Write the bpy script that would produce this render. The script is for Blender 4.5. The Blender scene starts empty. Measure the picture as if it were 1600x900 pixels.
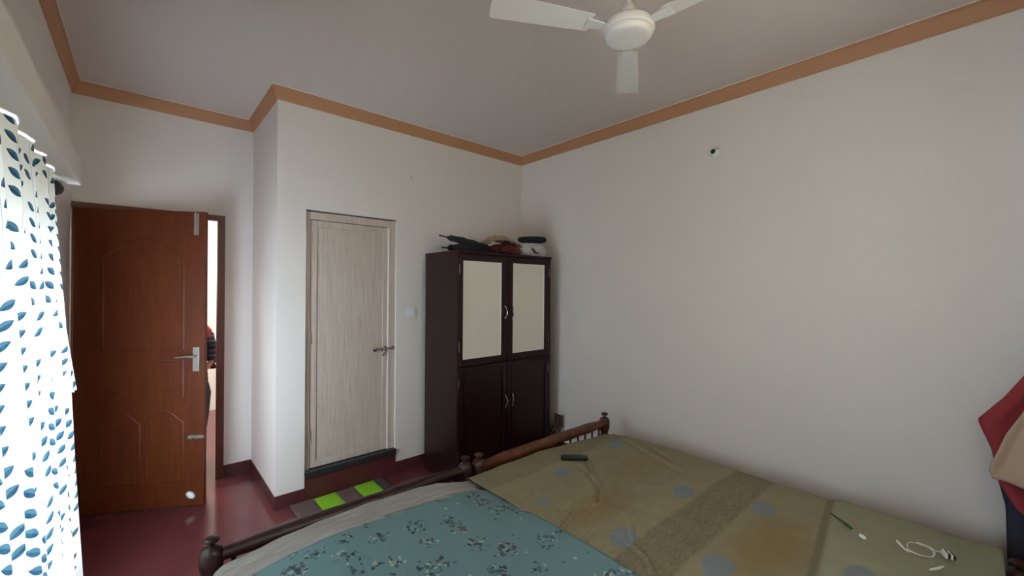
import bpy, bmesh, math, random
from mathutils import Vector, Matrix, noise
random.seed(7)
sc = bpy.context.scene
COL = sc.collection
PI = math.pi

# ---------------------------------------------------------------- camera
R = Vector((0.7473932, -0.66433977, 0.00748764))
U = Vector((-0.0056559, 0.0049075, 0.99997196))
F = Vector((0.66435789, 0.7474146, 0.0000896))
cd = bpy.data.cameras.new('camera'); cam = bpy.data.objects.new('camera', cd); COL.objects.link(cam)
cam.matrix_world = Matrix(((R.x, U.x, -F.x, 0), (R.y, U.y, -F.y, 0), (R.z, U.z, -F.z, 1.5856), (0, 0, 0, 1)))
cd.sensor_width = 36; cd.lens = 650.26 / 1600 * 36; cd.clip_start = 0.02; cd.clip_end = 200
sc.camera = cam

# ---------------------------------------------------------------- light and exposure
sc.view_settings.view_transform = 'Standard'; sc.view_settings.look = 'None'
sc.view_settings.gamma = 1; sc.view_settings.use_curve_mapping = False
sc.view_settings.exposure = 0.0
SKY = 38.0
w = bpy.data.worlds.new('sky'); sc.world = w; w.use_nodes = True
wb = w.node_tree.nodes['Background']; wb.inputs[0].default_value = (0.66, 0.82, 1.0, 1); wb.inputs[1].default_value = SKY
XL, XR, YB, XA, YK, YR, H = -0.369, 3.068, 3.311, 0.711, 4.17, -0.38, 3.0
WY0, WY1, WZ0, WZ1 = 0.86, 2.66, 0.52, 1.74          # window opening in the left wall
def area(name, loc, rot, sx, sy, power, color, portal=False):
    l = bpy.data.lights.new(name, 'AREA'); l.shape = 'RECTANGLE'; l.size = sx; l.size_y = sy
    l.energy = power; l.color = color
    if portal: l.cycles.is_portal = True
    o = bpy.data.objects.new(name, l); COL.objects.link(o); o.location = loc; o.rotation_euler = rot
    return o
# portal helps sampling of the sky that comes in by the window
area('window_portal', (XL - 0.16, (WY0 + WY1) / 2, (WZ0 + WZ1) / 2), (0, -PI / 2, 0), WZ1 - WZ0, WY1 - WY0, 10, (1, 1, 1), True)
RX0, RX1, RZ0, RZ1 = 0.50, 2.05, 1.55, 2.50        # unseen curtained window added behind the camera to brighten the room
area('added_window_portal', ((RX0 + RX1) / 2, YR - 0.16, (RZ0 + RZ1) / 2), (PI / 2, 0, 0), RX1 - RX0, RZ1 - RZ0, 10, (1, 1, 1), True)
# unseen area light added to brighten the hall beyond the open door
area('hall_fill', (0.2, 5.2, 2.9), (0, 0, 0), 1.2, 0.8, 120, (1.0, 0.99, 0.97))

# ---------------------------------------------------------------- materials
def lin(c): return tuple(((v / 255) / 12.92 if v / 255 <= 0.04045 else ((v / 255 + 0.055) / 1.055) ** 2.4) for v in c) + (1,)
class NT:
    def __init__(s, name, rough=0.6, **kw):
        s.m = bpy.data.materials.new(name); s.m.use_nodes = True; s.t = s.m.node_tree
        s.b = s.t.nodes['Principled BSDF']; s.out = s.t.nodes['Material Output']
        s.b.inputs['Roughness'].default_value = rough
        for k, v in kw.items(): s.b.inputs[k.replace('_', ' ')].default_value = v
    def n(s, typ, **kw):
        x = s.t.nodes.new(typ)
        for k, v in kw.items(): setattr(x, k, v)
        return x
    def l(s, a, b): s.t.links.new(a, b)
    def put(s, sock, v):
        if isinstance(v, (int, float, tuple, list)): sock.default_value = v
        else: s.l(v, sock)
    def math(s, op, a, b=0.0, c=None):
        x = s.n('ShaderNodeMath', operation=op); s.put(x.inputs[0], a); s.put(x.inputs[1], b)
        if c is not None: s.put(x.inputs[2], c)
        return x.outputs[0]
    def mix(s, f, a, b):
        x = s.n('ShaderNodeMix', data_type='RGBA'); s.put(x.inputs[0], f); s.put(x.inputs[6], a); s.put(x.inputs[7], b)
        return x.outputs[2]
    def obj(s, scale=(1, 1, 1), src='Object'):
        c = s.n('ShaderNodeTexCoord'); mp = s.n('ShaderNodeMapping'); mp.inputs['Scale'].default_value = scale
        s.l(c.outputs[src], mp.inputs['Vector']); return mp.outputs[0]
    def noise(s, vec, scale, detail=3, rough=0.5, dist=0.0):
        x = s.n('ShaderNodeTexNoise'); s.l(vec, x.inputs['Vector'])
        x.inputs['Scale'].default_value = scale; x.inputs['Detail'].default_value = detail
        x.inputs['Roughness'].default_value = rough; x.inputs['Distortion'].default_value = dist
        return x.outputs['Fac']
    def ramp(s, f, stops):
        x = s.n('ShaderNodeValToRGB'); s.l(f, x.inputs[0]); e = x.color_ramp.elements
        while len(e) < len(stops): e.new(0.5)
        for i, (p, c) in enumerate(stops): e[i].position = p; e[i].color = c
        return x.outputs[0]
    def sep(s, vec):
        x = s.n('ShaderNodeSeparateXYZ'); s.l(vec, x.inputs[0]); return x.outputs
    def comb(s, a, b, c=0.0):
        x = s.n('ShaderNodeCombineXYZ'); s.put(x.inputs[0], a); s.put(x.inputs[1], b); s.put(x.inputs[2], c); return x.outputs[0]
    def color(s, v): s.put(s.b.inputs['Base Color'], v)
    def bump(s, hgt, strength=0.3, dist=0.01):
        x = s.n('ShaderNodeBump'); x.inputs['Strength'].default_value = strength; x.inputs['Distance'].default_value = dist
        s.l(hgt, x.inputs['Height']); s.l(x.outputs[0], s.b.inputs['Normal'])
def simple(name, rgb, rough=0.5, var=0.12, nscale=12, bump=0.0, bscale=80, **kw):
    t = NT(name, rough, **kw); c = lin(rgb); d = tuple(v * (1 - var) for v in c[:3]) + (1,)
    v = t.obj(); f = t.noise(v, nscale); t.color(t.mix(f, d, c))
    if bump: t.bump(t.noise(v, bscale, 4), bump, 0.004)
    return t.m
def wood(name, c1, c2, rough=0.4, scale=(1, 1, 12), axis_scale=6, dist=1.5, **kw):
    t = NT(name, rough, **kw); v = t.obj(scale)
    f = t.noise(v, axis_scale, 5, 0.6, dist)
    t.color(t.ramp(f, [(0.3, lin(c1)), (0.7, lin(c2))])); t.bump(f, 0.08, 0.002)
    return t.m
M = {}
M['wall'] = simple('cream_plaster', (226, 217, 208), 0.55, 0.03, 2.5, 0.06, 45)
M['ceiling'] = simple('white_ceiling_paint', (214, 202, 194), 0.8, 0.03, 1.2, 0.05, 60)
M['cornice'] = simple('peach_paint', (186, 134, 94), 0.55, 0.06, 5)
M['fillet'] = simple('white_paint', (226, 218, 208), 0.6, 0.03)
def floor_mat():
    t = NT('red_oxide_floor', 0.16); v = t.obj(); f = t.noise(v, 3, 4)
    t.color(t.mix(f, lin((88, 42, 42)), lin((104, 54, 54)))); t.bump(t.noise(v, 7, 3), 0.03, 0.01); return t.m
M['floor'] = floor_mat()
M['skirting'] = simple('red_oxide_skirting', (86, 42, 42), 0.22, 0.15, 8)
M['granite'] = simple('black_granite', (52, 50, 50), 0.25, 0.5, 150)
def orange_mat():
    t = NT('orange_teak_skin', 0.5, Specular_IOR_Level=0.3); v = t.obj((6, 6, 0.8))
    f = t.noise(v, 5, 5, 0.55, 1.0)
    t.color(t.ramp(f, [(0.3, lin((88, 38, 12))), (0.7, lin((104, 48, 16)))])); t.bump(f, 0.05, 0.002); return t.m
M['orange'] = orange_mat()
M['frame_wood'] = wood('dark_frame_wood', (92, 48, 38), (112, 62, 48), 0.4, (8, 8, 1))
def pvc_mat():
    t = NT('pale_wood_print', 0.35); v = t.obj((14, 14, 0.8)); f = t.noise(v, 4, 6, 0.65, 0.6)
    g = t.noise(t.obj((60, 60, 2.2)), 3, 5, 0.6, 0.3)
    a = t.ramp(f, [(0.3, lin((178, 160, 144))), (0.7, lin((202, 188, 174)))])
    t.color(t.mix(t.math('MULTIPLY', t.math('GREATER_THAN', g, 0.63), 0.35), a, lin((150, 128, 112)))); return t.m
M['pvc'] = pvc_mat()
M['rose'] = wood('rosewood_polish', (32, 13, 12), (42, 18, 16), 0.34, (6, 6, 0.8), Specular_IOR_Level=0.3)
M['rose_dark'] = wood('rosewood_second_tone', (34, 14, 14), (44, 19, 18), 0.35, (6, 6, 0.8))  # second rosewood tone for the plinth and lower door panel backs
M['cream_panel'] = simple('cream_glass_panel', (232, 226, 214), 0.12, 0.02, 2, Specular_IOR_Level=0.6)
M['white_edge'] = simple('white_bevel', (245, 242, 235), 0.2, 0.02)
M['chrome'] = simple('brushed_steel', (190, 188, 184), 0.25, 0.05, 20, Metallic=0.9)
M['dull_steel'] = simple('dull_steel', (168, 160, 150), 0.4, 0.08, 20, Metallic=0.6)
M['white_plastic'] = simple('white_plastic', (232, 230, 226), 0.3, 0.02)
M['fan_white'] = simple('white_fan_enamel', (226, 220, 212), 0.18, 0.02, Coat_Weight=0.5)
M['black_plastic'] = simple('black_plastic', (30, 28, 27), 0.4, 0.2)
M['black_cloth'] = simple('black_cloth', (30, 28, 32), 0.85, 0.3, 15, 0.2, 200)
M['iron'] = simple('black_iron', (32, 28, 26), 0.45, 0.2)
M['grille'] = simple('painted_grille', (120, 118, 114), 0.5, 0.1)
def bedwood(name, dark, mid):
    t = NT(name, 0.35); v = t.obj((1, 1, 1)); f = t.noise(v, 14, 5, 0.7, 0.8)
    t.color(t.ramp(f, [(0.38, lin(dark)), (0.62, lin(mid))])); t.bump(f, 0.12, 0.003); return t.m
M['bed_wood'] = bedwood('worn_brown_bed_wood', (62, 34, 24), (112, 56, 30))
M['post_wood'] = bedwood('dark_bed_post_wood', (50, 26, 20), (74, 38, 28))
M['dark_bed'] = bedwood('dark_maroon_bed_wood', (36, 18, 16), (54, 28, 25))
M['ticking'] = simple('mattress_ticking', (150, 132, 110), 0.9, 0.2, 30)
M['skin'] = simple('brown_skin', (150, 98, 72), 0.5, 0.08)
M['hair'] = simple('black_hair', (24, 18, 16), 0.5, 0.3)
M['red_cloth'] = simple('red_cotton', (158, 34, 40), 0.85, 0.25, 20, 0.15, 180)
M['navy_cloth'] = simple('navy_cotton', (34, 42, 66), 0.85, 0.25, 20, 0.15, 180)
M['garment_red'] = simple('faded_red_cotton', (156, 50, 56), 0.85, 0.2, 14, 0.2, 120)
M['garment_beige'] = simple('beige_cotton', (196, 168, 142), 0.85, 0.15, 14, 0.2, 120)
M['garment_dark'] = simple('slate_navy_cotton', (48, 46, 62), 0.85, 0.35, 9, 0.2, 120)
M['maroon_bag'] = simple('maroon_nylon', (92, 26, 22), 0.4, 0.35, 14, 0.2, 60)
M['crumple'] = simple('beige_crumpled_cotton', (176, 152, 134), 0.85, 0.3, 30, 0.3, 60)
M['poly_white'] = simple('white_polythene', (206, 204, 200), 0.3, 0.12, 25)
M['green_pen'] = simple('green_plastic', (14, 84, 48), 0.3, 0.1)
M['glow_green'] = simple('lime_mat_pile', (140, 200, 26), 0.95, 0.25, 60, 0.5, 300)
M['mat_grey'] = simple('grey_mat_pile', (108, 84, 76), 0.95, 0.3, 60, 0.5, 300)
M['mat_dark'] = simple('dark_grey_mat_pile', (74, 60, 58), 0.95, 0.3, 60, 0.5, 300)
M['checked'] = None
def checked():
    t = NT('navy_striped_cotton', 0.85); o = t.sep(t.obj())
    a = t.math('SINE', t.math('MULTIPLY', o[2], 140)); b = t.math('SINE', t.math('MULTIPLY', o[0], 150))
    f = t.math('MAXIMUM', t.math('GREATER_THAN', a, 0.55), t.math('MULTIPLY', t.math('GREATER_THAN', b, 0.8), 0.5))
    t.color(t.mix(t.math('MULTIPLY', f, 0.75), lin((26, 30, 44)), lin((86, 92, 112)))); return t.m
M['checked'] = checked()

def ell(t, X, Y, cx, cy, rx, ry, ang=0.0, wob=None):
    """1 inside an ellipse centred at cx, cy"""
    dx = t.math('SUBTRACT', X, cx); dy = t.math('SUBTRACT', Y, cy)
    ca, sa = math.cos(ang), math.sin(ang)
    a = t.math('ADD', t.math('MULTIPLY', dx, ca / rx), t.math('MULTIPLY', dy, sa / rx))
    b = t.math('ADD', t.math('MULTIPLY', dx, -sa / ry), t.math('MULTIPLY', dy, ca / ry))
    d = t.math('ADD', t.math('MULTIPLY', a, a), t.math('MULTIPLY', b, b))
    if wob is not None: d = t.math('ADD', d, wob)
    return d
def soft(t, d, lo, hi):
    x = t.n('ShaderNodeMapRange'); x.inputs['From Min'].default_value = lo; x.inputs['From Max'].default_value = hi
    x.inputs['To Min'].default_value = 1; x.inputs['To Max'].default_value = 0; t.put(x.inputs['Value'], d); return x.outputs[0]

def khaki_mat():
    t = NT('khaki_printed_cotton', 0.9); uv = t.obj(src='UV'); o = t.sep(uv); X, Y = o[0], o[1]
    n1 = t.noise(uv, 7, 3, 0.6); n2 = t.noise(t.obj((1, 3.0, 1), 'UV'), 30, 6, 0.72, 0.8)
    wob = t.math('MULTIPLY', t.math('SUBTRACT', n1, 0.5), 1.5)
    base = t.mix(n1, lin((132, 124, 94)), lin((150, 140, 112)))
    brown = lin((134, 112, 70))
    for cx, cy, rx, ry, k in [(2.06, .60, .30, .13, .8), (1.75, 1.28, .28, .10, .55), (2.30, 1.40, .30, .12, .4), (2.5, .95, .1, .05, .3), (1.7, .38, .2, .1, .5)]:
        base = t.mix(t.math('MULTIPLY', soft(t, ell(t, X, Y, cx, cy, rx, ry, 0, wob), 0.2, 1.5), k), base, brown)
    # textured darker bands that run across the bed
    wb_ = t.math('MULTIPLY', t.math('SUBTRACT', t.noise(uv, 30, 3), 0.5), 0.03)
    for y0, hw, k in [(0.893, .108, .62), (1.90, .12, .45), (0.02, .1, .5)]:
        d = t.math('ABSOLUTE', t.math('SUBTRACT', t.math('ADD', Y, wb_), y0))
        f = t.math('MULTIPLY', soft(t, d, hw - .008, hw + .008), t.math('MULTIPLY', t.math('SUBTRACT', n2, 0.28), 2.6))
        base = t.mix(t.math('MULTIPLY', f, k), base, lin((80, 64, 44)))
    # fine mottled zone by the foot
    d = t.math('ABSOLUTE', t.math('SUBTRACT', Y, 1.42))
    f = t.math('MULTIPLY', soft(t, d, .22, .30), t.math('GREATER_THAN', n2, 0.52))
    base = t.mix(t.math('MULTIPLY', f, .22), base, lin((96, 84, 56)))
    yl = t.math('SUBTRACT', Y, t.math('MULTIPLY', t.math('SUBTRACT', X, 2.36), .12))
    base = t.mix(t.math('MULTIPLY', soft(t, t.math('ADD', yl, t.math('MULTIPLY', wob, .02)), .44, .47), .55), base, lin((152, 158, 132)))
    base = t.mix(t.math('MULTIPLY', soft(t, t.math('ABSOLUTE', t.math('SUBTRACT', yl, .476)), .010, .022), .5), base, lin((90, 84, 56)))  # dark line paints the shade of the crease beside the pillow rise
    for cx, cy, rx, ry, a in [(1.612, 1.05, .085, .06, .3), (2.224, 1.075, .085, .055, .2), (2.366, .726, .075, .055, .1), (1.722, .693, .09, .06, .2),
                              (1.905, 1.666, .07, .05, 0), (2.536, 1.725, .09, .06, 0), (2.05, .30, .08, .05, 0), (1.55, .33, .07, .05, 0), (1.57, 1.5, .05, .03, 0)]:
        base = t.mix(t.math('MULTIPLY', soft(t, ell(t, X, Y, cx, cy, rx, ry, a, t.math('MULTIPLY', wob, .7)), .75, 1.15), .85), base, lin((120, 128, 136)))
    t.color(base); t.bump(n2, 0.25, 0.003); return t.m
M['khaki'] = khaki_mat()

def teal_mat():
    t = NT('teal_floral_cotton', 0.85); uv = t.obj(src='UV')
    base = t.mix(t.noise(uv, 3, 2), lin((98, 132, 138)), lin((110, 142, 144)))
    nw = t.n('ShaderNodeTexNoise'); t.l(uv, nw.inputs['Vector']); nw.inputs['Scale'].default_value = 40
    va = t.n('ShaderNodeVectorMath', operation='MULTIPLY_ADD'); t.l(nw.outputs['Color'], va.inputs[0]); va.inputs[1].default_value = (.03, .03, 0); t.l(uv, va.inputs[2])
    wuv = va.outputs[0]
    big = t.n('ShaderNodeTexVoronoi'); big.inputs['Scale'].default_value = 8.0; big.inputs['Randomness'].default_value = 0.8; t.l(wuv, big.inputs['Vector'])
    rnd = t.sep(big.outputs['Color'])
    clump = soft(t, t.math('SUBTRACT', big.outputs['Distance'], t.math('MULTIPLY', rnd[0], 0.16)), .24, .44)
    fine = t.n('ShaderNodeTexVoronoi'); fine.inputs['Scale'].default_value = 55; t.l(wuv, fine.inputs['Vector'])
    fr = t.sep(fine.outputs['Color'])
    petal = soft(t, fine.outputs['Distance'], .42, .56)
    inside = t.math('MULTIPLY', t.math('GREATER_THAN', t.math('ADD', clump, t.math('MULTIPLY', fr[2], .35)), .72), petal)
    leafc = t.mix(t.math('GREATER_THAN', fr[0], .5), lin((30, 54, 60)), lin((62, 90, 92)))
    leafc = t.mix(t.math('GREATER_THAN', fr[1], .84), leafc, lin((160, 172, 168)))
    leafc = t.mix(t.math('MULTIPLY', t.math('LESS_THAN', fr[1], .28), t.math('GREATER_THAN', rnd[1], .45)), leafc, lin((92, 62, 68)))
    base = t.mix(t.math('MULTIPLY', inside, .9), base, leafc)
    sp = t.n('ShaderNodeTexVoronoi'); sp.inputs['Scale'].default_value = 26; t.l(wuv, sp.inputs['Vector'])
    sr = t.sep(sp.outputs['Color'])
    dots = t.math('MULTIPLY', soft(t, sp.outputs['Distance'], .13, .2), t.math('GREATER_THAN', sr[0], .62))
    base = t.mix(t.math('MULTIPLY', dots, .75), base, t.mix(t.math('GREATER_THAN', sr[1], .65), lin((50, 78, 82)), lin((186, 196, 190))))
    t.color(base); t.bump(t.noise(uv, 200, 3), 0.1, 0.002); return t.m
M['teal'] = teal_mat()
def cream_sheet():
    t = NT('cream_cotton', 0.9); v = t.obj((.8, 8, 1), 'UV'); f = t.noise(v, 9, 5, 0.6, 0.5)
    t.color(t.mix(f, lin((118, 114, 108)), lin((192, 188, 182)))); t.bump(f, 0.9, 0.012); return t.m  # dark streaks put the shade of the wrinkles into the cream colour
M['cream_sheet'] = cream_sheet()

def curtain_mat():
    """cream cloth with blue-green leaves in pairs on thin winding stems; lets daylight through"""
    t = NT('leaf_print_curtain', 0.9); uv = t.obj(src='UV'); o = t.sep(uv); X, Y = o[0], o[1]
    P, Q = 0.118, 0.046
    wn = t.n('ShaderNodeTexWhiteNoise', noise_dimensions='1D'); col = t.math('FLOOR', t.math('DIVIDE', X, P)); t.l(col, wn.inputs['W'])
    ph = t.math('MULTIPLY', wn.outputs['Value'], 6.28)
    stem = t.math('MULTIPLY', t.math('SINE', t.math('ADD', t.math('MULTIPLY', Y, 9.0), ph)), 0.020)
    a = t.math('SUBTRACT', t.math('SUBTRACT', t.math('MODULO', X, P), P / 2), stem)
    yy = t.math('ADD', Y, t.math('MULTIPLY', wn.outputs['Value'], Q))
    row = t.math('FLOOR', t.math('DIVIDE', yy, Q)); b = t.math('SUBTRACT', t.math('MODULO', yy, Q), Q / 2)
    side = t.math('SIGN', a); aa = t.math('ABSOLUTE', a)
    w2 = t.n('ShaderNodeTexWhiteNoise', noise_dimensions='3D'); t.l(t.comb(col, row, side), w2.inputs['Vector']); rv = w2.outputs['Value']
    # leaf outline: a pointed lens turned upward
    ang = 0.55; ca, sa = math.cos(ang), math.sin(ang)
    dx = t.math('SUBTRACT', aa, 0.027); dy = t.math('SUBTRACT', b, 0.004)
    p = t.math('ADD', t.math('MULTIPLY', dx, ca), t.math('MULTIPLY', dy, sa)); q = t.math('SUBTRACT', t.math('MULTIPLY', dy, ca), t.math('MULTIPLY', dx, sa))
    L, Wd = 0.0225, 0.0105
    pn = t.math('DIVIDE', p, L); width = t.math('MULTIPLY', t.math('SUBTRACT', 1.0, t.math('MULTIPLY', pn, pn)), Wd)
    leaf = t.math('GREATER_THAN', width, t.math('ABSOLUTE', q))
    keep = t.math('GREATER_THAN', rv, 0.2)
    leaf = t.math('MULTIPLY', leaf, keep)
    st = t.math('MULTIPLY', t.math('LESS_THAN', aa, 0.0014), 0.6)
    lc = t.mix(t.noise(uv, 60, 2), lin((16, 40, 56)), lin((62, 98, 118)))
    lc = t.mix(t.math('MULTIPLY', t.math('GREATER_THAN', q, 0.0), 0.35), lc, lin((104, 142, 152)))
    c = t.mix(st, lin((238, 234, 222)), lin((128, 148, 140))); c = t.mix(leaf, c, lc)
    d = t.n('ShaderNodeBsdfDiffuse'); tr = t.n('ShaderNodeBsdfTranslucent'); mx = t.n('ShaderNodeMixShader'); mx.inputs[0].default_value = 0.125
    t.l(c, d.inputs[0]); t.l(c, tr.inputs[0]); t.l(d.outputs[0], mx.inputs[1]); t.l(tr.outputs[0], mx.inputs[2]); t.l(mx.outputs[0], t.out.inputs[0])
    return t.m
M['curtain'] = curtain_mat()

# ---------------------------------------------------------------- mesh helpers
def add_box(bm, x0, x1, y0, y1, z0, z1, bev=0.0, seg=2):
    r = bmesh.ops.create_cube(bm, size=1)
    for v in r['verts']:
        v.co = Vector((x0 + (v.co.x + .5) * (x1 - x0), y0 + (v.co.y + .5) * (y1 - y0), z0 + (v.co.z + .5) * (z1 - z0)))
    if bev:
        es = list({e for v in r['verts'] for e in v.link_edges})
        bmesh.ops.bevel(bm, geom=es, offset=bev, segments=seg, affect='EDGES', profile=0.5)
    return r
def add_lathe(bm, prof, M4=Matrix(), seg=20, cap=True):
    """prof: list of (radius, z)"""
    rings = []
    for r, z in prof:
        rings.append([bm.verts.new(M4 @ Vector((r * math.cos(2 * PI * k / seg), r * math.sin(2 * PI * k / seg), z))) for k in range(seg)])
    for a, b in zip(rings, rings[1:]):
        for k in range(seg): bm.faces.new((a[k], a[(k + 1) % seg], b[(k + 1) % seg], b[k]))
    if cap:
        bm.faces.new(list(reversed(rings[0]))); bm.faces.new(rings[-1])
def add_tube(bm, pts, rad, seg=8, cap=True):
    pts = [Vector(p) for p in pts]; rs = rad if isinstance(rad, (list, tuple)) else [rad] * len(pts)
    rings = []; up = Vector((0, 0, 1))
    for i, p in enumerate(pts):
        d = (pts[min(i + 1, len(pts) - 1)] - pts[max(i - 1, 0)]).normalized()
        u = up if abs(d.z) < 0.9 else Vector((0, 1, 0))
        a = d.cross(u).normalized(); b = a.cross(d).normalized()
        rings.append([bm.verts.new(p + (a * math.cos(2 * PI * k / seg) + b * math.sin(2 * PI * k / seg)) * rs[i]) for k in range(seg)])
    for a, b in zip(rings, rings[1:]):
        for k in range(seg): bm.faces.new((a[k], a[(k + 1) % seg], b[(k + 1) % seg], b[k]))
    if cap: bm.faces.new(list(reversed(rings[0]))); bm.faces.new(rings[-1])
def add_prism(bm, poly, z0, z1, M4=Matrix()):
    lo = [bm.verts.new(M4 @ Vector((x, y, z0))) for x, y in poly]; hi = [bm.verts.new(M4 @ Vector((x, y, z1))) for x, y in poly]
    bm.faces.new(list(reversed(lo))); bm.faces.new(hi); n = len(poly)
    for k in range(n): bm.faces.new((lo[k], lo[(k + 1) % n], hi[(k + 1) % n], hi[k]))
def obj(name, bm, mat, parent=None, loc=None, smooth=False, solid=0.0):
    """link bm (in world coordinates) as one mesh object with its origin at loc or at the parent's"""
    bmesh.ops.recalc_face_normals(bm, faces=bm.faces)
    wl = Vector(loc) if loc is not None else (Vector(parent['_o']) if parent is not None and '_o' in parent else Vector())
    for v in bm.verts: v.co -= wl
    me = bpy.data.meshes.new(name); bm.to_mesh(me); bm.free()
    for m in (mat if isinstance(mat, list) else [mat]): me.materials.append(m)
    if smooth:
        me.polygons.foreach_set('use_smooth', [True] * len(me.polygons))
        try: me.set_sharp_from_angle(angle=math.radians(40))
        except Exception: pass
    o = bpy.data.objects.new(name, me); COL.objects.link(o); o['_o'] = tuple(wl)
    if parent is not None:
        o.parent = parent; o.location = wl - Vector(parent['_o'])
    else: o.location = wl
    if solid:
        s = o.modifiers.new('thickness', 'SOLIDIFY'); s.thickness = solid; s.offset = -1
    return o
def tag(o, label=None, cat=None, group=None, kind=None):
    if label: o['label'] = label
    if cat: o['category'] = cat
    if group: o['group'] = group
    if kind: o['kind'] = kind
    return o
def thing(name, label, cat, loc=(0, 0, 0), group=None, kind=None):
    o = bpy.data.objects.new(name, None); COL.objects.link(o); o.location = loc; o['_o'] = tuple(loc); o.empty_display_size = .1
    return tag(o, label, cat, group, kind)
def B(): return bmesh.new()
def bx(name, mat, parent, *a, bev=0.0, **k):
    bm = B(); add_box(bm, *a, bev=bev); return obj(name, bm, mat, parent, **k)
def struct(name, bm, mat, label, cat='wall', **k): return tag(obj(name, bm, mat, **k), label, cat, kind='structure')

# ---------------------------------------------------------------- room shell
T = 0.14
bm = B(); add_box(bm, XL - T, XR + T, YR - T, YK + T, -0.1, 0.0); struct('floor', bm, M['floor'], 'glossy red oxide floor of the bedroom', 'floor')
bm = B(); add_box(bm, XL - T, XR + T, YR - T, YK + T, H, H + .1); struct('ceiling', bm, M['ceiling'], 'plain off white ceiling with peach cornice around it', 'ceiling')
bm = B()
add_box(bm, XL - T, XL, YR - T, WY0, 0, H); add_box(bm, XL - T, XL, WY1, YK + T, 0, H)
add_box(bm, XL - T, XL, WY0, WY1, 0, WZ0); add_box(bm, XL - T, XL, WY0, WY1, WZ1, H)
struct('wall_left', bm, M['wall'], 'cream left wall behind the leaf print curtain')
bm = B(); add_box(bm, XR, XR + T, YR - T, YK + T, 0, H); struct('wall_right', bm, M['wall'], 'long plain cream wall on the right beyond the beds')
DX0, DX1, DZ = XL + .002, 0.513, 2.164
bm = B()
add_box(bm, DX1, XA + .05, YK, YK + T, 0, H); add_box(bm, XL, DX1, YK, YK + T, DZ, H)
struct('wall_back', bm, M['wall'], 'cream wall around the open orange door')
BX0, BX1, BZ1 = 0.904, 1.622, 2.158
bm = B()
add_box(bm, XA, BX0, YB, YB + .12, 0, H); add_box(bm, BX1, XR, YB, YB + .12, 0, H); add_box(bm, BX0, BX1, YB, YB + .12, BZ1, H)
struct('wall_middle', bm, M['wall'], 'cream wall that holds the pale bathroom door')
bm = B(); add_box(bm, XA, XA + .12, YB + .12, YK, 0, H); struct('wall_recess', bm, M['wall'], 'short return wall between bathroom door wall and open orange door')
bm = B(); add_box(bm, XL - T, RX0, YR - T, YR, 0, H); add_box(bm, RX1, XR + T, YR - T, YR, 0, H); add_box(bm, RX0, RX1, YR - T, YR, 0, RZ0); add_box(bm, RX0, RX1, YR - T, YR, RZ1, H); struct('wall_rear', bm, M['wall'], 'cream wall behind the heads of the beds')
bm = B(); add_box(bm, XA + .12, XR, YB + .9, YB + 1.0, 0, H); struct('wall_bathroom', bm, M['wall'], 'wall of the room behind the closed pale door')
# hall beyond the open door
bm = B(); add_box(bm, -2.4, 2.4, YK + T, 6.6, -.1, 0); struct('floor_hall', bm, M['floor'], 'red floor of the hall beyond the open door', 'floor')
bm = B(); add_box(bm, -2.4, 2.4, YK + T, 6.6, H, H + .1); struct('ceiling_hall', bm, M['ceiling'], 'white ceiling of the hall', 'ceiling')
bm = B(); add_box(bm, -2.4, 2.4, 6.5, 6.6, 0, H); add_box(bm, -2.5, -2.4, YK + T, 6.6, 0, H); add_box(bm, 2.4, 2.5, YK + T, 6.6, 0, H)
add_box(bm, -2.4, XL - T, YK + T - .1, YK + T, 0, H)
struct('wall_hall', bm, M['fillet'], 'bright white hall wall seen through the gap of the open door')

# cornice: mitred sweep round the room
ROOM = [(XL, YR), (XL, YK), (XA, YK), (XA, YB), (XR, YB), (XR, YR)]
def sweep(bm, prof):
    n = len(ROOM); rings = []
    for i in range(n):
        p0, p, p1 = Vector(ROOM[i - 1]), Vector(ROOM[i]), Vector(ROOM[(i + 1) % n])
        d1, d2 = (p - p0).normalized(), (p1 - p).normalized()
        n1, n2 = Vector((d1.y, -d1.x)), Vector((d2.y, -d2.x))      # inward: the polygon runs clockwise
        rings.append([bm.verts.new((p.x + (n1.x + n2.x) * d, p.y + (n1.y + n2.y) * d, z)) for d, z in prof])
    for i in range(n):
        a, b = rings[i], rings[(i + 1) % n]
        for k in range(len(prof)): bm.faces.new((a[k], a[(k + 1) % len(prof)], b[(k + 1) % len(prof)], b[k]))
bm = B(); sweep(bm, [(-.001, H - .002), (-.001, H - .09), (.006, H - .09), (.012, H - .082), (.034, H - .022), (.042, H - .014), (.042, H - .006), (.035, H - .002)])
struct('trim_1', bm, M['cornice'], 'peach painted cornice running round the ceiling', 'cornice')
bm = B(); sweep(bm, [(.030, H + .001), (.030, H - .006), (.047, H - .006), (.047, H + .001)])
struct('trim_2', bm, M['fillet'], 'thin white bead along the inner edge of the peach cornice', 'trim')
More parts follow.
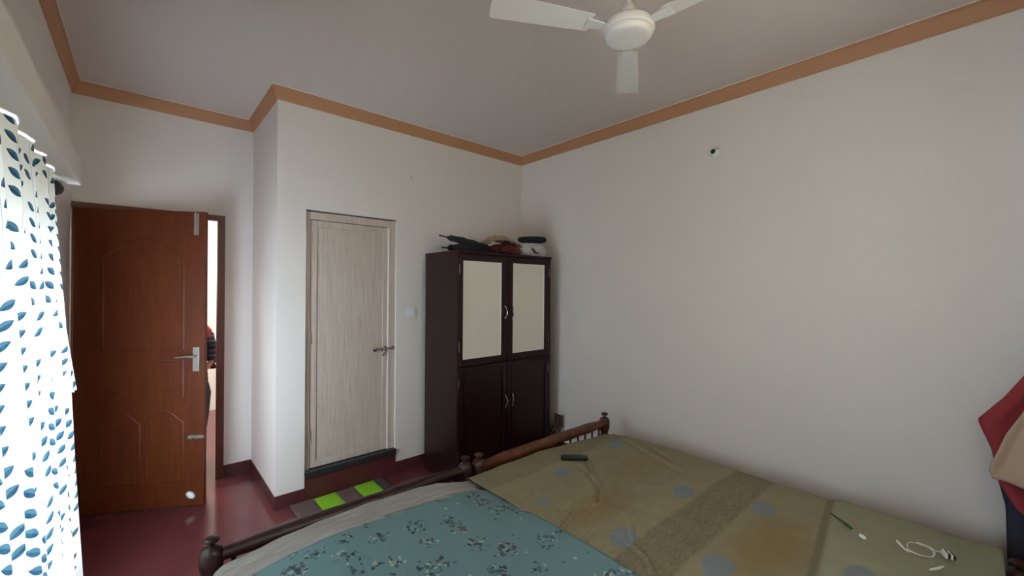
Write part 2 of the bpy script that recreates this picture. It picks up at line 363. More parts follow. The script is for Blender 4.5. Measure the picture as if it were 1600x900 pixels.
# skirtings
SK, SH = .008, .095
for nm, a in [('baseboard_left', (XL, XL + SK, YR, YK, 0, SH)), ('baseboard_right', (XR - SK, XR, YR, YB, 0, SH)),
              ('baseboard_middle', (XA - SK, BX0, YB - SK, YB, 0, SH)), ('baseboard_corner', (BX1, XR - SK, YB - SK, YB, 0, SH)),
              ('baseboard_recess', (XA - SK, XA, YB, YK - SK, 0, SH)), ('baseboard_back', (DX1, XA, YK - SK, YK, 0, SH)), ('baseboard_rear', (XL + SK, XR - SK, YR, YR + SK, 0, SH))]:
    bm = B(); add_box(bm, *a, bev=.002); struct(nm, bm, M['skirting'], {'left': 'dark red skirting under the curtained window wall', 'right': 'dark red skirting along the long right wall', 'middle': 'dark red skirting left of the pale door',
        'corner': 'dark red skirting between pale door and wardrobe', 'recess': 'dark red skirting of the short return wall', 'back': 'dark red skirting beside the open door frame', 'rear': 'dark red skirting behind the bed heads'}[nm.split('_')[1]], 'skirting')
bm = B(); add_box(bm, BX0, BX1, YB - SK, YB + .3, 0, .165, bev=.002); struct('trim_3', bm, M['skirting'], 'dark red raised step below the pale bathroom door', 'step')
bm = B(); add_box(bm, BX0 - .002, BX1 + .004, YB - .02, YB + .10, .165, .212, bev=.003); struct('trim_4', bm, M['granite'], 'black granite threshold under the pale bathroom door', 'threshold')
# projecting lintel slab over the window
bm = B(); add_box(bm, XL, -.2, YR, 2.62, 2.02, 2.125, bev=.006); struct('trim_5', bm, M['wall'], 'projecting cream lintel ledge above the curtain rod', 'ledge')

# window in the left wall (steel bars, shutters open)
win = thing('window_1', 'tall barred window glowing behind the leaf print curtain', 'window', (XL - T / 2, (WY0 + WY1) / 2, WZ0), kind='structure')
bm = B(); fx0, fx1 = XL - .11, XL - .05
add_box(bm, fx0, fx1, WY0, WY0 + .05, WZ0, WZ1); add_box(bm, fx0, fx1, WY1 - .05, WY1, WZ0, WZ1)
add_box(bm, fx0, fx1, WY0 + .05, WY1 - .05, WZ0, WZ0 + .05); add_box(bm, fx0, fx1, WY0 + .05, WY1 - .05, WZ1 - .05, WZ1)
obj('window_frame', bm, M['frame_wood'], win)
bx('mullion', M['frame_wood'], win, fx0, fx1, 1.38, 1.43, WZ0 + .05, WZ1 - .05)
for k in range(7):
    z = WZ0 + .15 + k * .15
    bx('window_bar', M['grille'], win, XL - .087, XL - .073, WY0 + .05, WY1 - .05, z, z + .012)

w2 = thing('added_rear_window', 'added unseen window behind the bed heads that brightens the room', 'window', ((RX0 + RX1) / 2, YR - .08, RZ0), kind='structure')  # added out of view for its daylight on right wall and ceiling
bm = B(); ya, yb_ = YR - .11, YR - .05
add_box(bm, RX0, RX0 + .05, ya, yb_, RZ0, RZ1); add_box(bm, RX1 - .05, RX1, ya, yb_, RZ0, RZ1); add_box(bm, RX0 + .05, RX1 - .05, ya, yb_, RZ0, RZ0 + .05); add_box(bm, RX0 + .05, RX1 - .05, ya, yb_, RZ1 - .05, RZ1)
obj('window_frame', bm, M['frame_wood'], w2)
bx('mullion', M['frame_wood'], w2, 1.26, 1.30, ya, yb_, RZ0 + .05, RZ1 - .05)

# ---------------------------------------------------------------- open orange door
d1 = thing('door_1', 'open orange brown moulded door with steel lever handle', 'door', (XL, YK, 0), kind='structure')
bm = B()
add_box(bm, .463, DX1, YK - .012, YK + .055, 0, DZ, bev=.004); add_box(bm, XL + .002, .463, YK - .012, YK + .055, 2.12, DZ, bev=.004)
add_box(bm, XL + .002, -.325, YK + .036, YK + .10, 0, 2.12)
obj('door_frame', bm, M['frame_wood'], d1)
hinge = Vector((-.335, 4.128, 0)); ang = math.atan2(3.714 - 4.128, .351 + .335); LW = .79; LZ0, LZ1 = .003, 2.118
L = Matrix.Translation(hinge) @ Matrix.Rotation(ang, 4, 'Z')            # local x along the leaf, local -y towards the room
def leafbm(f):
    bm = B(); f(bm)
    for v in bm.verts: v.co = L @ v.co
    return bm
leaf = obj('door_leaf', leafbm(lambda b: add_box(b, -.024, LW, 0, .033, LZ0, LZ1, bev=.002)), M['orange'], d1, loc=hinge)
leaf['label'] = 'orange brown moulded leaf'
def arch_panel(b, x0, x1, z0, z1, rise, top=True, dp=.0035, w=.022):
    """raised moulding ring with an arched top or bottom"""
    pts = []; n = 14
    def edge(i):
        t_ = i / n; return rise * (math.sin(PI * t_) ** 1.3)
    if top:
        out = [(x0, z0), (x1, z0)] + [(x1 + (x0 - x1) * i / n, z1 - rise + edge(i)) for i in range(n + 1)]
    else:
        out = [(x0 + (x1 - x0) * i / n, z0 + edge(i)) for i in range(n + 1)] + [(x1, z1), (x0, z1)]
    cx, cz = (x0 + x1) / 2, (z0 + z1) / 2
    def ring(k, y): return [b.verts.new((cx + (x - cx) * (1 - k / (x1 - x0) * 2), y, cz + (z - cz) * (1 - k / (z1 - z0) * 2))) for x, z in out]
    r = [ring(0, 0.001), ring(w * .35, -dp), ring(w * .65, -dp), ring(w, 0.001)]
    for a, c in zip(r, r[1:]):
        for k in range(len(a)): b.faces.new((a[k], a[(k + 1) % len(a)], c[(k + 1) % len(a)], c[k]))
obj('panel_moulding', leafbm(lambda b: arch_panel(b, .14, .66, 1.12, 1.92, .12)), M['orange'], leaf, smooth=True)
obj('panel_moulding', leafbm(lambda b: arch_panel(b, .14, .66, .78, 1.06, .10, False)), M['orange'], leaf, smooth=True)
obj('panel_moulding', leafbm(lambda b: arch_panel(b, .14, .39, .18, .70, .09)), M['orange'], leaf, smooth=True)
obj('panel_moulding', leafbm(lambda b: arch_panel(b, .41, .66, .18, .70, .09)), M['orange'], leaf, smooth=True)
h = obj('door_handle', leafbm(lambda b: add_box(b, .715, .757, -.008, 0, .97, 1.145, bev=.003)), M['dull_steel'], d1, loc=L @ Vector((.736, 0, 1.06))); h['label'] = 'steel lever handle on a long plate'
def lever(b):
    add_tube(b, [(.736, 0, 1.08), (.736, -.04, 1.08)], .009, 10); add_tube(b, [(.742, -.04, 1.08), (.70, -.044, 1.083), (.66, -.042, 1.08), (.62, -.038, 1.075)], [.009, .008, .007, .005], 10)
obj('lever', leafbm(lever), M['dull_steel'], h, smooth=True)
b1 = obj('tower_bolt', leafbm(lambda b: (add_box(b, .716, .748, -.006, 0, 1.95, 2.105, bev=.002), add_tube(b, [(.732, -.011, 1.96), (.732, -.011, 2.112)], .006, 8))), M['dull_steel'], d1, loc=L @ Vector((.732, 0, 2.0))); b1['label'] = 'steel tower bolt at the top corner'
b2 = obj('tower_bolt', leafbm(lambda b: (add_box(b, .69, .785, -.006, 0, .485, .51, bev=.002), add_tube(b, [(.69, -.011, .497), (.795, -.011, .497)], .006, 8), add_tube(b, [(.72, -.012, .497), (.72, -.03, .49)], .005, 8))), M['dull_steel'], d1, loc=L @ Vector((.74, 0, .5))); b2['label'] = 'small steel bolt low on the leaf'
def stopper(b):
    bmesh.ops.create_uvsphere(b, u_segments=16, v_segments=10, radius=.03, matrix=Matrix.Translation((.712, -.012, .085)) @ Matrix.Rotation(.7, 4, 'Y') @ Matrix.Diagonal((1.15, .7, .7, 1)))
s = obj('door_stopper', leafbm(stopper), M['white_plastic'], d1, loc=L @ Vector((.712, 0, .085)), smooth=True); s['label'] = 'white oval stopper'

# ---------------------------------------------------------------- closed bathroom door
d2 = thing('door_2', 'closed pale wood print bathroom door with steel sliding bolt', 'door', (BX0, YB, .212), kind='structure')
bm = B(); fy0, fy1 = YB + .022, YB + .075
add_box(bm, BX0, BX0 + .038, fy0, fy1, .212, BZ1 - .01, bev=.003); add_box(bm, BX1 - .058, BX1, fy0, fy1, .212, BZ1 - .01, bev=.003); add_box(bm, BX0 + .038, BX1 - .058, fy0, fy1, BZ1 - .068, BZ1 - .01, bev=.003)
obj('door_frame', bm, M['pvc'], d2)
lx0, lx1, lz0, lz1 = BX0 + .042, BX1 - .062, .218, BZ1 - .072
lf = bx('door_leaf', M['pvc'], d2, lx0, lx1, fy0 + .014, fy0 + .045, lz0, lz1)
bm = B()
for a in [(lx0, lx0 + .045, lz0, lz1), (lx1 - .045, lx1, lz0, lz1), (lx0 + .045, lx1 - .045, lz0, lz0 + .05), (lx0 + .045, lx1 - .045, lz1 - .05, lz1)]:
    add_box(bm, a[0], a[1], fy0 + .007, fy0 + .0145, a[2], a[3], bev=.002)
obj('leaf_border', bm, M['pvc'], lf)
bm = B(); add_box(bm, lx1 - .004, lx1 + .004, fy0 - .001, fy0 + .012, lz0, lz1); tag(obj('edge_highlight', bm, M['white_edge'], d2), 'white highlight strip on the closing edge')  # white strip drawn in place of the highlight along the leaf edge
bm = B(); yb = YB + .012
add_tube(bm, [(1.43, yb, 1.069), (1.615, yb, 1.069)], .0075, 10); add_box(bm, 1.43, 1.455, yb, yb + .018, 1.05, 1.088, bev=.002); add_box(bm, 1.50, 1.545, yb, yb + .018, 1.05, 1.088, bev=.002); add_box(bm, 1.585, 1.615, yb, yb + .012, 1.052, 1.086, bev=.002)
add_box(bm, 1.515, 1.53, yb - .006, yb + .002, 1.01, 1.07, bev=.002); add_tube(bm, [(1.50, yb - .004, 1.022), (1.515, yb - .004, 1.006), (1.53, yb - .004, 1.022)], .004, 8)
tag(obj('sliding_bolt', bm, M['chrome'], d2, smooth=True), 'steel sliding bolt with hasp')
for z in (.42, 1.15, 1.9): bx('hinge', M['dull_steel'], d2, BX0 + .036, BX0 + .044, fy0 - .003, fy0 + .004, z, z + .08)

# switch plate by the pale door
sw = thing('switch_plate', 'small cream switch plate on the wall beside the pale door', 'switch', (1.757, YB, 1.362))
bx('plate', M['white_plastic'], sw, 1.713, 1.801, YB - .008, YB, 1.325, 1.405, bev=.003)
for k in range(2): bx('rocker', M['white_plastic'], sw, 1.735 + k * .028, 1.757 + k * .028, YB - .012, YB - .007, 1.345, 1.39, bev=.002)
# tiny nail and loop of wire high on the wall
bm = B(); add_tube(bm, [(1.748, YB, 2.556), (1.748, YB - .02, 2.556)], .003, 6)
add_tube(bm, [(1.748, YB - .012, 2.556), (1.752, YB - .008, 2.53), (1.768, YB - .006, 2.512), (1.782, YB - .006, 2.52)], .0018, 6)
tag(obj('wire_hook', bm, M['dull_steel'], loc=(1.748, YB, 2.556)), 'tiny bent wire hook high on the wall above the switch', 'hook')

# ceiling rose / lamp holder on the right wall
lh = thing('lamp_holder', 'round white empty lamp holder with dark socket high on the right wall', 'lamp holder', (XR, 1.262, 2.564))
RX = Matrix.Translation((XR, 1.262, 2.564)) @ Matrix.Rotation(-PI / 2, 4, 'Y')
bm = B(); add_lathe(bm, [(.036, 0), (.036, .012), (.030, .02), (.024, .024), (.0235, .05), (.020, .052), (.0175, .052), (.0175, .03)], RX, 24, cap=False); obj('holder_ring', bm, M['white_plastic'], lh, smooth=True)
bm = B(); add_lathe(bm, [(.0172, .028), (.0172, .049), (.013, .051), (.013, .044)], RX, 20); tag(obj('socket', bm, M['black_plastic'], lh, smooth=True), 'dark round socket')

# ---------------------------------------------------------------- ceiling fan
FX, FY, FZ = 1.525, .993, 2.60
fan = thing('ceiling_fan', 'white three blade ceiling fan hanging from the ceiling', 'fan', (FX, FY, H))
FM = Matrix.Translation((FX, FY, 0))
bm = B(); add_lathe(bm, [(.004, 2.636), (.070, 2.634), (.088, 2.637), (.096, 2.644), (.098, 2.654), (.100, 2.658)], FM, 40); tag(obj('bottom_cover', bm, M['fan_white'], fan, smooth=True), 'shallow white bottom cap')
bm = B(); add_lathe(bm, [(.099, 2.658), (.106, 2.661), (.110, 2.668), (.109, 2.688), (.102, 2.698), (.07, 2.712), (.045, 2.72)], FM, 40); obj('motor_housing', bm, M['fan_white'], fan, smooth=True)
bm = B(); add_lathe(bm, [(.048, 2.718), (.046, 2.735), (.034, 2.765), (.022, 2.785)], FM, 24); obj('lower_canopy', bm, M['fan_white'], fan, smooth=True)
bm = B(); add_lathe(bm, [(.012, 2.78), (.012, 2.95)], FM, 14); obj('down_rod', bm, M['fan_white'], fan, smooth=True)
bm = B(); add_lathe(bm, [(.016, 2.90), (.03, 2.93), (.05, 2.985), (.052, 3.0)], FM, 24); obj('ceiling_canopy', bm, M['fan_white'], fan, smooth=True)
base_a = math.atan2(FY, FX)
for k in range(3):
    RM = FM @ Matrix.Rotation(base_a + k * 2 * PI / 3, 4, 'Z')
    bm = B(); add_prism(bm, [(.10, -.018), (.19, -.03), (.19, .03), (.10, .018)], 2.672, 2.677, RM)
    iron = obj('blade_iron', bm, M['fan_white'], fan)
    bm = B()
    PM = RM @ Matrix.Translation((.17, 0, 2.678)) @ Matrix.Rotation(math.radians(9), 4, 'X')
    add_prism(bm, [(0, -.045), (.40, -.062), (.415, -.055), (.42, 0), (.415, .055), (.40, .062), (0, .045)], 0, .003, PM)
    obj('blade', bm, M['fan_white'], fan)

# ---------------------------------------------------------------- wardrobe
wx0, wx1, wy0, wy1, wz = 1.862, 2.930, 2.736, 3.24, 1.883
wd = thing('wardrobe', 'dark rosewood wardrobe with two cream panelled upper doors', 'wardrobe', (wx0, wy1, 0))
bx('side_panel', M['rose'], wd, wx0, wx0 + .02, wy0 + .022, wy1, 0, wz - .022, bev=.002)
bx('side_panel', M['rose'], wd, wx1 - .02, wx1, wy0 + .022, wy1, 0, wz - .022, bev=.002)
bx('top_panel', M['rose'], wd, wx0 - .004, wx1 + .004, wy0 - .006, wy1, wz - .022, wz, bev=.003)
bx('back_panel', M['rose'], wd, wx0 + .02, wx1 - .02, wy1 - .012, wy1, .06, wz - .022)
bx('bottom_panel', M['rose'], wd, wx0 + .02, wx1 - .02, wy0 + .03, wy1 - .012, .08, .10)
bx('plinth', M['rose_dark'], wd, wx0 + .02, wx1 - .02, wy0 + .03, wy0 + .05, 0, .08)
bx('shelf', M['rose'], wd, wx0 + .02, wx1 - .02, wy0 + .03, wy1 - .012, .94, .96)
bx('front_stile', M['rose'], wd, wx0, wx0 + .012, wy0 + .004, wy0 + .022, 0, wz - .022)
bx('front_stile', M['rose'], wd, wx1 - .018, wx1, wy0 + .004, wy0 + .022, 0, wz - .022)
def wdoor(x0, x1, z0, z1, px0, px1, pz0, pz1, upper, hx, hz, hingex):
    y0, y1 = wy0, wy0 + .022
    bm = B()
    add_box(bm, x0, px0, y0, y1, z0, z1, bev=.0015); add_box(bm, px1, x1, y0, y1, z0, z1, bev=.0015)
    add_box(bm, px0, px1, y0, y1, z0, pz0, bev=.0015); add_box(bm, px0, px1, y0, y1, pz1, z1, bev=.0015)
    d = obj('door', bm, M['rose'], wd, loc=(x0, y0, z0))
    if upper:
        d['label'] = 'upper door with cream panel'
        p = bx('cream_panel', M['cream_panel'], d, px0 + .004, px1 - .004, y0 + .006, y0 + .012, pz0 + .004, pz1 - .004); p['label'] = 'glossy cream panel'
        bm = B(); e = .006
        add_box(bm, px0, px0 + e, y0 + .002, y0 + .013, pz0, pz1); add_box(bm, px1 - e, px1, y0 + .002, y0 + .013, pz0, pz1)
        add_box(bm, px0 + e, px1 - e, y0 + .002, y0 + .013, pz0, pz0 + e); add_box(bm, px0 + e, px1 - e, y0 + .002, y0 + .013, pz1 - e, pz1)
        tag(obj('panel_bead', bm, M['white_edge'], d), 'thin white bead')
    else:
        p = bx('inset_panel', M['rose'], d, px0 + .012, px1 - .012, y0 + .007, y0 + .015, pz0 + .012, pz1 - .012, bev=.004)
        bm = B(); add_box(bm, px0, px1, y0 + .014, y0 + .018, pz0, pz1); obj('panel_back', bm, M['rose_dark'], d)
    s = 1 if hx < 2.4 else -1
    bm = B(); n = 9
    add_tube(bm, [(hx + s * .010 * math.sin(PI * i / (n - 1)), y0 - .022 * math.sin(PI * i / (n - 1)), hz - .05 + .1 * i / (n - 1)) for i in range(n)], [.005, .0045, .004, .0045, .005, .0045, .004, .0045, .005], 8)
    for zz in (hz - .05, hz + .05): bmesh.ops.create_uvsphere(bm, u_segments=8, v_segments=6, radius=.007, matrix=Matrix.Translation((hx, y0 - .002, zz)))
    hh = obj('handle', bm, M['chrome'], d, smooth=True); hh['label'] = 'curved steel pull'
    for zz in (z0 + .12, z1 - .16):
        bx('hinge', M['chrome'], d, hingex - .003, hingex + .003, y0 - .004, y0 + .003, zz, zz + .075)
wdoor(1.876, 2.382, .955, 1.855, 1.913, 2.312, 1.010, 1.802, True, 2.353, 1.375, 1.874)
wdoor(2.388, 2.910, .955, 1.855, 2.445, 2.842, 1.012, 1.804, True, 2.442, 1.372, 2.900)
wdoor(1.876, 2.382, .09, .945, 1.919, 2.342, .15, .912, False, 2.362, .605, 1.874)
wdoor(2.388, 2.910, .09, .945, 2.425, 2.868, .15, .912, False, 2.450, .60, 2.900)
bx('mirror_lock', M['black_plastic'], wd, 2.322, 2.336, wy0 - .004, wy0, 1.345, 1.405, bev=.001)

# ---------------------------------------------------------------- things on top of the wardrobe
def crumple(name, mat, c, r, amp, seed, freq=9.0, sub=4, flat=None, parent=None, power=1.0):
    bm = B(); bmesh.ops.create_icosphere(bm, subdivisions=sub, radius=1)
    for v in bm.verts:
        d = v.co.normalized(); p = Vector((d.x * r[0], d.y * r[1], d.z * r[2]))
        n = noise.noise(p * freq + Vector((seed, seed * 2, 0))); n2 = 1 - 2 * abs(noise.noise(p * freq * 2.1 + Vector((seed, 5, seed))))
        p = p * (1 + amp * (n * 1.2 + n2 * .6)); p.z = max(p.z, -r[2] * .55 if flat is None else flat - c[2])
        v.co = Vector(c) + p
    o = obj(name, bm, mat, parent, loc=(c[0], c[1], wz if flat is None else flat)); return o
ZT = wz + .001
def umbrella(name, label, p0, p1, rad, fold):
    p0, p1 = Vector(p0), Vector(p1); d = p1 - p0
    t = thing(name, label, 'umbrella', tuple(p0), group='black umbrellas on the wardrobe')
    bm = B(); n = 12; pts = [p0 + d * (.12 + .76 * i / n) for i in range(n + 1)]
    add_tube(bm, pts, [rad * (.35 + .75 * math.sin(PI * (i / n) ** .7) ** .6 if i not in (0,) else .3) * (1 + .12 * math.sin(i * 2.1)) for i in range(n + 1)], 12)
    obj('canopy', bm, M['black_cloth'], t)
    bm = B(); add_tube(bm, [p0, p0 + d * .14], .006, 8); obj('tip', bm, M['dull_steel'] if fold else M['black_plastic'], t)
    bm = B(); add_tube(bm, [p0 + d * .86, p1], .011, 10); obj('handle', bm, M['black_plastic'], t)
umbrella('umbrella', 'black folded umbrella with raised end sticking out left on the wardrobe top', (1.80, 2.92, 2.010), (2.36, 2.84, 1.925), .027, False)
umbrella('umbrella', 'black folded umbrella lying flat under the raised one on the wardrobe top', (1.89, 3.02, 1.925), (2.34, 3.01, 1.925), .034, False)
c = crumple('cloth_bundle', M['black_cloth'], (2.13, 2.875, 1.915), (.20, .055, .05), .22, 3.0, flat=ZT); tag(c, 'flat black cloth bundle under the umbrellas on the wardrobe', 'cloth')
c = crumple('handbag', M['maroon_bag'], (2.45, 2.86, 1.92), (.165, .09, .062), .18, 11.0, flat=ZT); tag(c, 'dark maroon soft bag flattened on the wardrobe top', 'bag')
bm = B()
def cloth_patch(bm, x0, x1, y0, y1, hf, nx=36, ny=20):
    g = [[bm.verts.new((x0 + (x1 - x0) * i / nx, y0 + (y1 - y0) * j / ny, hf(i / nx, j / ny))) for j in range(ny + 1)] for i in range(nx + 1)]
    for i in range(nx):
        for j in range(ny): bm.faces.new((g[i][j], g[i + 1][j], g[i + 1][j + 1], g[i][j + 1]))
def beige_h(u, v):
    env = max(0, math.sin(PI * min(1, max(0, u)) ** .85)) ** .7; ev = math.sin(PI * (0.15 + .7 * v))
    return 1.962 + .088 * env * ev + .022 * (1 - 2 * abs(noise.noise(Vector((u * 5, v * 4, 2.2))))) - .01
cloth_patch(bm, 2.245, 2.60, 2.80, 2.97, beige_h); tag(obj('crumpled_cloth', bm, M['crumple'], loc=(2.4, 2.88, 1.95), solid=.004), 'crumpled beige cloth heaped on the maroon bag', 'cloth')
c = crumple('plastic_bag', M['poly_white'], (2.77, 2.84, 1.94), (.15, .085, .072), .22, 23.0, 14, flat=ZT); tag(c, 'white crumpled polythene bag at the right end of the wardrobe top', 'bag')
tag(obj('bag_mark', (lambda b: (add_tube(b, [(2.69, 2.752, 1.955), (2.715, 2.75, 1.93), (2.74, 2.75, 1.915), (2.79, 2.752, 1.912)], [.006, .013, .012, .004], 8), b)[1])(B()), M['maroon_bag'], c), 'dark brown print mark')
bm = B(); a0, a1 = Vector((2.59, 2.82, 2.030)), Vector((2.895, 2.79, 2.050)); n = 8
add_tube(bm, [a0 + (a1 - a0) * i / n for i in range(n + 1)], [.022, .029, .031, .032, .033, .034, .034, .033, .026], 14)
tag(obj('black_roll', bm, M['black_cloth'], loc=(2.75, 2.82, 2.0), smooth=True), 'short thick black rolled pouch lying on the white polythene bag', 'pouch')

# folding stand tucked in the gap by the wardrobe
fs = thing('folded_stool', 'dark brown folded stool tucked in the gap right of the wardrobe', 'stool', (2.99, 2.80, 0))
bm = B(); add_box(bm, 2.945, 3.035, 2.66, 2.69, .285, .40, bev=.004)
for v in bm.verts: v.co.z -= (v.co.x - 2.945) * .45
obj('seat', bm, M['post_wood'], fs)
for x in (2.955, 3.02):
    bm = B(); add_tube(bm, [(x, 2.675, .29), (x, 2.72, 0)], .009, 8); obj('leg', bm, M['post_wood'], fs)
    bm = B(); add_tube(bm, [(x, 2.69, .29), (x, 2.90, 0)], .009, 8); obj('leg', bm, M['post_wood'], fs)

# ---------------------------------------------------------------- floor mat
mt = thing('floor_mat', 'striped floor mat with lime green and grey blocks before the pale door', 'mat', (1.2, 3.0, 0))
cols = [(.80, .955, 'mat_grey'), (.957, 1.118, 'glow_green'), (1.12, 1.255, 'mat_grey'), (1.257, 1.415, 'glow_green'), (1.417, 1.49, 'mat_dark')]
def block(nm, m, x0, x1, y0, y1, z):
    bm = B(); nx, ny = 8, 8
    cloth_patch(bm, x0, x1, y0, y1, lambda u, v: z + .002 * noise.noise(Vector((u * 4 + x0 * 9, v * 4, z))) - (.004 if u in (0, 1) or v in (0, 1) else 0), nx, ny)
    return obj(nm, bm, m, mt, solid=.006)
bx('backing', M['mat_dark'], mt, .80, 1.49, 2.70, 3.285, 0.001, .005)
for r_, (ya, yb_) in enumerate([(3.065, 3.283), (2.885, 3.06), (2.705, 2.88)]):
    for k, (x0, x1, m) in enumerate(cols):
        mm = m
        if r_ == 1: mm = {'mat_grey': 'mat_dark', 'glow_green': 'mat_grey', 'mat_dark': 'mat_dark'}[m]
        o = block('mat_block', M[mm], x0, x1, ya, yb_, .012)
        if mm == 'glow_green': o['label'] = 'lime green block'

# ---------------------------------------------------------------- beds
def turned(bm, x, y, prof, seg=20): add_lathe(bm, prof, Matrix.Translation((x, y, 0)), seg)
def bed(label, xa, xb, yf, yh, rail_z, rail_r, mrail, mpost, zt):
    t = thing('bed', label, 'bed', ((xa + xb) / 2, (yf + yh) / 2, 0), group='wooden beds standing side by side')
    for x in (xa, xb):
        for y in (yf, yh):
            bm = B(); z = rail_z if y == yf else .345
            turned(bm, x, y, [(.022, 0), (.026, .03), (.034, .10), (.026, .16), (.037, .20), (.037, z - .10), (.028, z - .08), (.040, z - .045), (.043, z - .01), (.041, z + .02), (.034, z + .036), (.016, z + .046), (.010, z + .050), (.010, z + .058)])
            p = obj('bed_post', bm, mpost, t, loc=(x, y, 0), smooth=True)
            bm = B(); turned(bm, x, y, [(.010, z + .056), (.020, z + .060), (.028, z + .067), (.028, z + .073), (.020, z + .080), (.008, z + .083)]); obj('finial', bm, mpost, p, smooth=True)
    for nm, y in (('foot_rail', yf), ('head_rail', yh)):
        zr = rail_z if y == yf else .345
        rail_r = rail_r if y == yf else .02
        bm = B(); n = 18; pts = []; rs = []
        for i in range(n + 1):
            u = i / n; pts.append((xa + .03 + (xb - xa - .06) * u, y, zr + .002 * math.sin(PI * u)))
            rs.append(rail_r * (1.0 if .06 < u < .94 else .78) + .0015 * math.sin(u * 40))
        add_tube(bm, pts, rs, 18); obj(nm, bm, mrail, t, smooth=True)
        bx('lower_rail', mrail, t, xa + .03, xb - .03, y - .014, y + .014, .24, .30, bev=.004)
        n = 14
        if y == yh: continue
        for k in range(n):
            x = xa + .075 + (xb - xa - .15) * k / (n - 1)
            bm = B(); zb = rail_z - rail_r + .006
            turned(bm, x, y, [(.008, .30), (.012, .32), (.009, .345), (.013, .37), (.008, .40), (.007, zb - .025), (.010, zb - .006), (.010, zb)], 10)
            obj('spindle', bm, mpost, t, smooth=True)
    for x in (xa, xb): bx('side_rail', mpost, t, x - .014, x + .014, yh + .03, yf - .03, .22, .30, bev=.004)
    bx('slat_deck', mpost, t, xa + .015, xb - .015, yh + .03, yf - .03, .27, .295)
    return t
bed('wooden bed with worn reddish brown foot rail and khaki sheet beside the right wall', 1.548, 2.83, 2.035, -.115, .492, .037, M['bed_wood'], M['post_wood'], .47)
bed('dark maroon wooden bed with teal and cream sheets in the foreground', .216, 1.462, 2.055, -.115, .490, .034, M['dark_bed'], M['dark_bed'], .48)

def emap(s, lo, hi, r):
    """run a cloth coordinate over a rounded edge: position, drop, side"""
    if s > hi - r:
        e = s - (hi - r); a = e / r
        if a < PI / 2: return hi - r + r * math.sin(a), r * (1 - math.cos(a)), 1
        return hi, r + (e - r * PI / 2), 1
    if s < lo + r:
        e = lo + r - s; a = e / r
        if a < PI / 2: return lo + r - r * math.sin(a), r * (1 - math.cos(a)), -1
        return lo, r + (e - r * PI / 2), -1
    return s, 0, 0
def sheet(name, mat, label, cat, xs, ys, bx_, by_, r, top, wr, step=.014, xr=None, solid=.003):
    bm = B(); nx = int((xs[1] - xs[0]) / step); ny = int((ys[1] - ys[0]) / step)
    uvl = bm.loops.layers.uv.new('UVMap'); st = {}
    g = []
    for i in range(nx + 1):
        row = []
        for j in range(ny + 1):
            s = xs[0] + (xs[1] - xs[0]) * i / nx; t_ = ys[0] + (ys[1] - ys[0]) * j / ny
            y, dy, sy = emap(t_, by_[0], by_[1], r)
            hi = xr(y) if xr else bx_[1]
            x, dx, sx = emap(s, bx_[0], hi, r)
            drop = max(dx, dy) if (dx < r or dy < r) else max(dx, dy)
            if dx > 0 and dy > 0:       # round the corner
                drop = min(max(dx, dy) + .35 * min(dx, dy, r), max(dx, dy) + .02)
            z = top(x, y) - drop; wv = wr(x, y) * (1 if drop < .01 else .3)
            z += wv
            off = .006 * math.sin((s + t_) * 34) * min(1, drop / .08) if drop > r else 0
            v = bm.verts.new((x + sx * (dx > r) * off, y + sy * (dy > r) * off, z)); st[v] = (s, t_); row.append(v)
        g.append(row)
    for i in range(nx):
        for j in range(ny):
            f = bm.faces.new((g[i][j], g[i + 1][j], g[i + 1][j + 1], g[i][j + 1]))
            for l in f.loops: l[uvl].uv = st[l.vert]
    o = obj(name, bm, mat, loc=((xs[0] + xs[1]) / 2, (ys[0] + ys[1]) / 2, .3), smooth=True, solid=solid)
    return tag(o, label, cat)
def ridge(x, y, pts, w, hgt):
    """height of a soft fold that follows a polyline"""
    best = 9
    for (ax, ay), (bx2, by2) in zip(pts, pts[1:]):
        vx, vy = bx2 - ax, by2 - ay; u = max(0, min(1, ((x - ax) * vx + (y - ay) * vy) / (vx * vx + vy * vy)))
        best = min(best, math.hypot(x - ax - vx * u, y - ay - vy * u))
    return hgt * math.exp(-(best / w) ** 2)
def top1(x, y):
    z = .478
    f = max(0, (y - 1.65) / .33) ** 2                         # sinks towards the right of the foot
    z += f * (.004 - .038 * max(0, min(1, (x - 2.05) / .5)))
    z -= .03 * max(0, (x - 2.5) / .35) ** 2
    return z
F1 = [([(1.62, 1.60), (1.80, 1.50), (2.02, 1.52), (2.25, 1.78)], .014, .014), ([(1.45, 1.28), (1.62, 1.34), (1.78, 1.30), (1.95, 1.42), (2.06, 1.66)], .012, .016), ([(2.75, 1.90), (2.60, 1.55), (2.50, 1.30), (2.46, 1.18)], .02, .016),
      ([(2.05, 1.95), (2.25, 1.75), (2.45, 1.72)], .02, .010), ([(2.68, 1.5), (2.6, 1.32), (2.48, 1.25)], .012, .010), ([(1.45, 1.12), (1.55, 1.16), (1.62, 1.10)], .012, .012), ([(1.46, 1.02), (1.60, .99), (1.74, 1.10), (1.92, 1.12)], .012, .010),
      ([(1.45, .80), (1.56, .90), (1.60, 1.02)], .012, .010), ([(2.36, .50), (2.10, .45), (1.88, .40)], .022, .010)]
def wr1(x, y):
    z = .008 * noise.noise(Vector((x * 3.1, y * 3.1, 4))) + .0035 * noise.noise(Vector((x * 11, y * 7, 9)))
    z += .022 / (1 + math.exp((y - .455 - .12 * (x - 2.36)) / .012))      # the pillow under the sheet
    for p, w_, h_ in F1: z += ridge(x, y, p, w_ * .6, h_ * .8) - ridge(x + .015, y - .012, p, w_ * .7, h_ * .5)
    return z
x1r = lambda y: 2.775 + .0 * y + .045 * max(0, min(1, (y - .2) / 1.7))
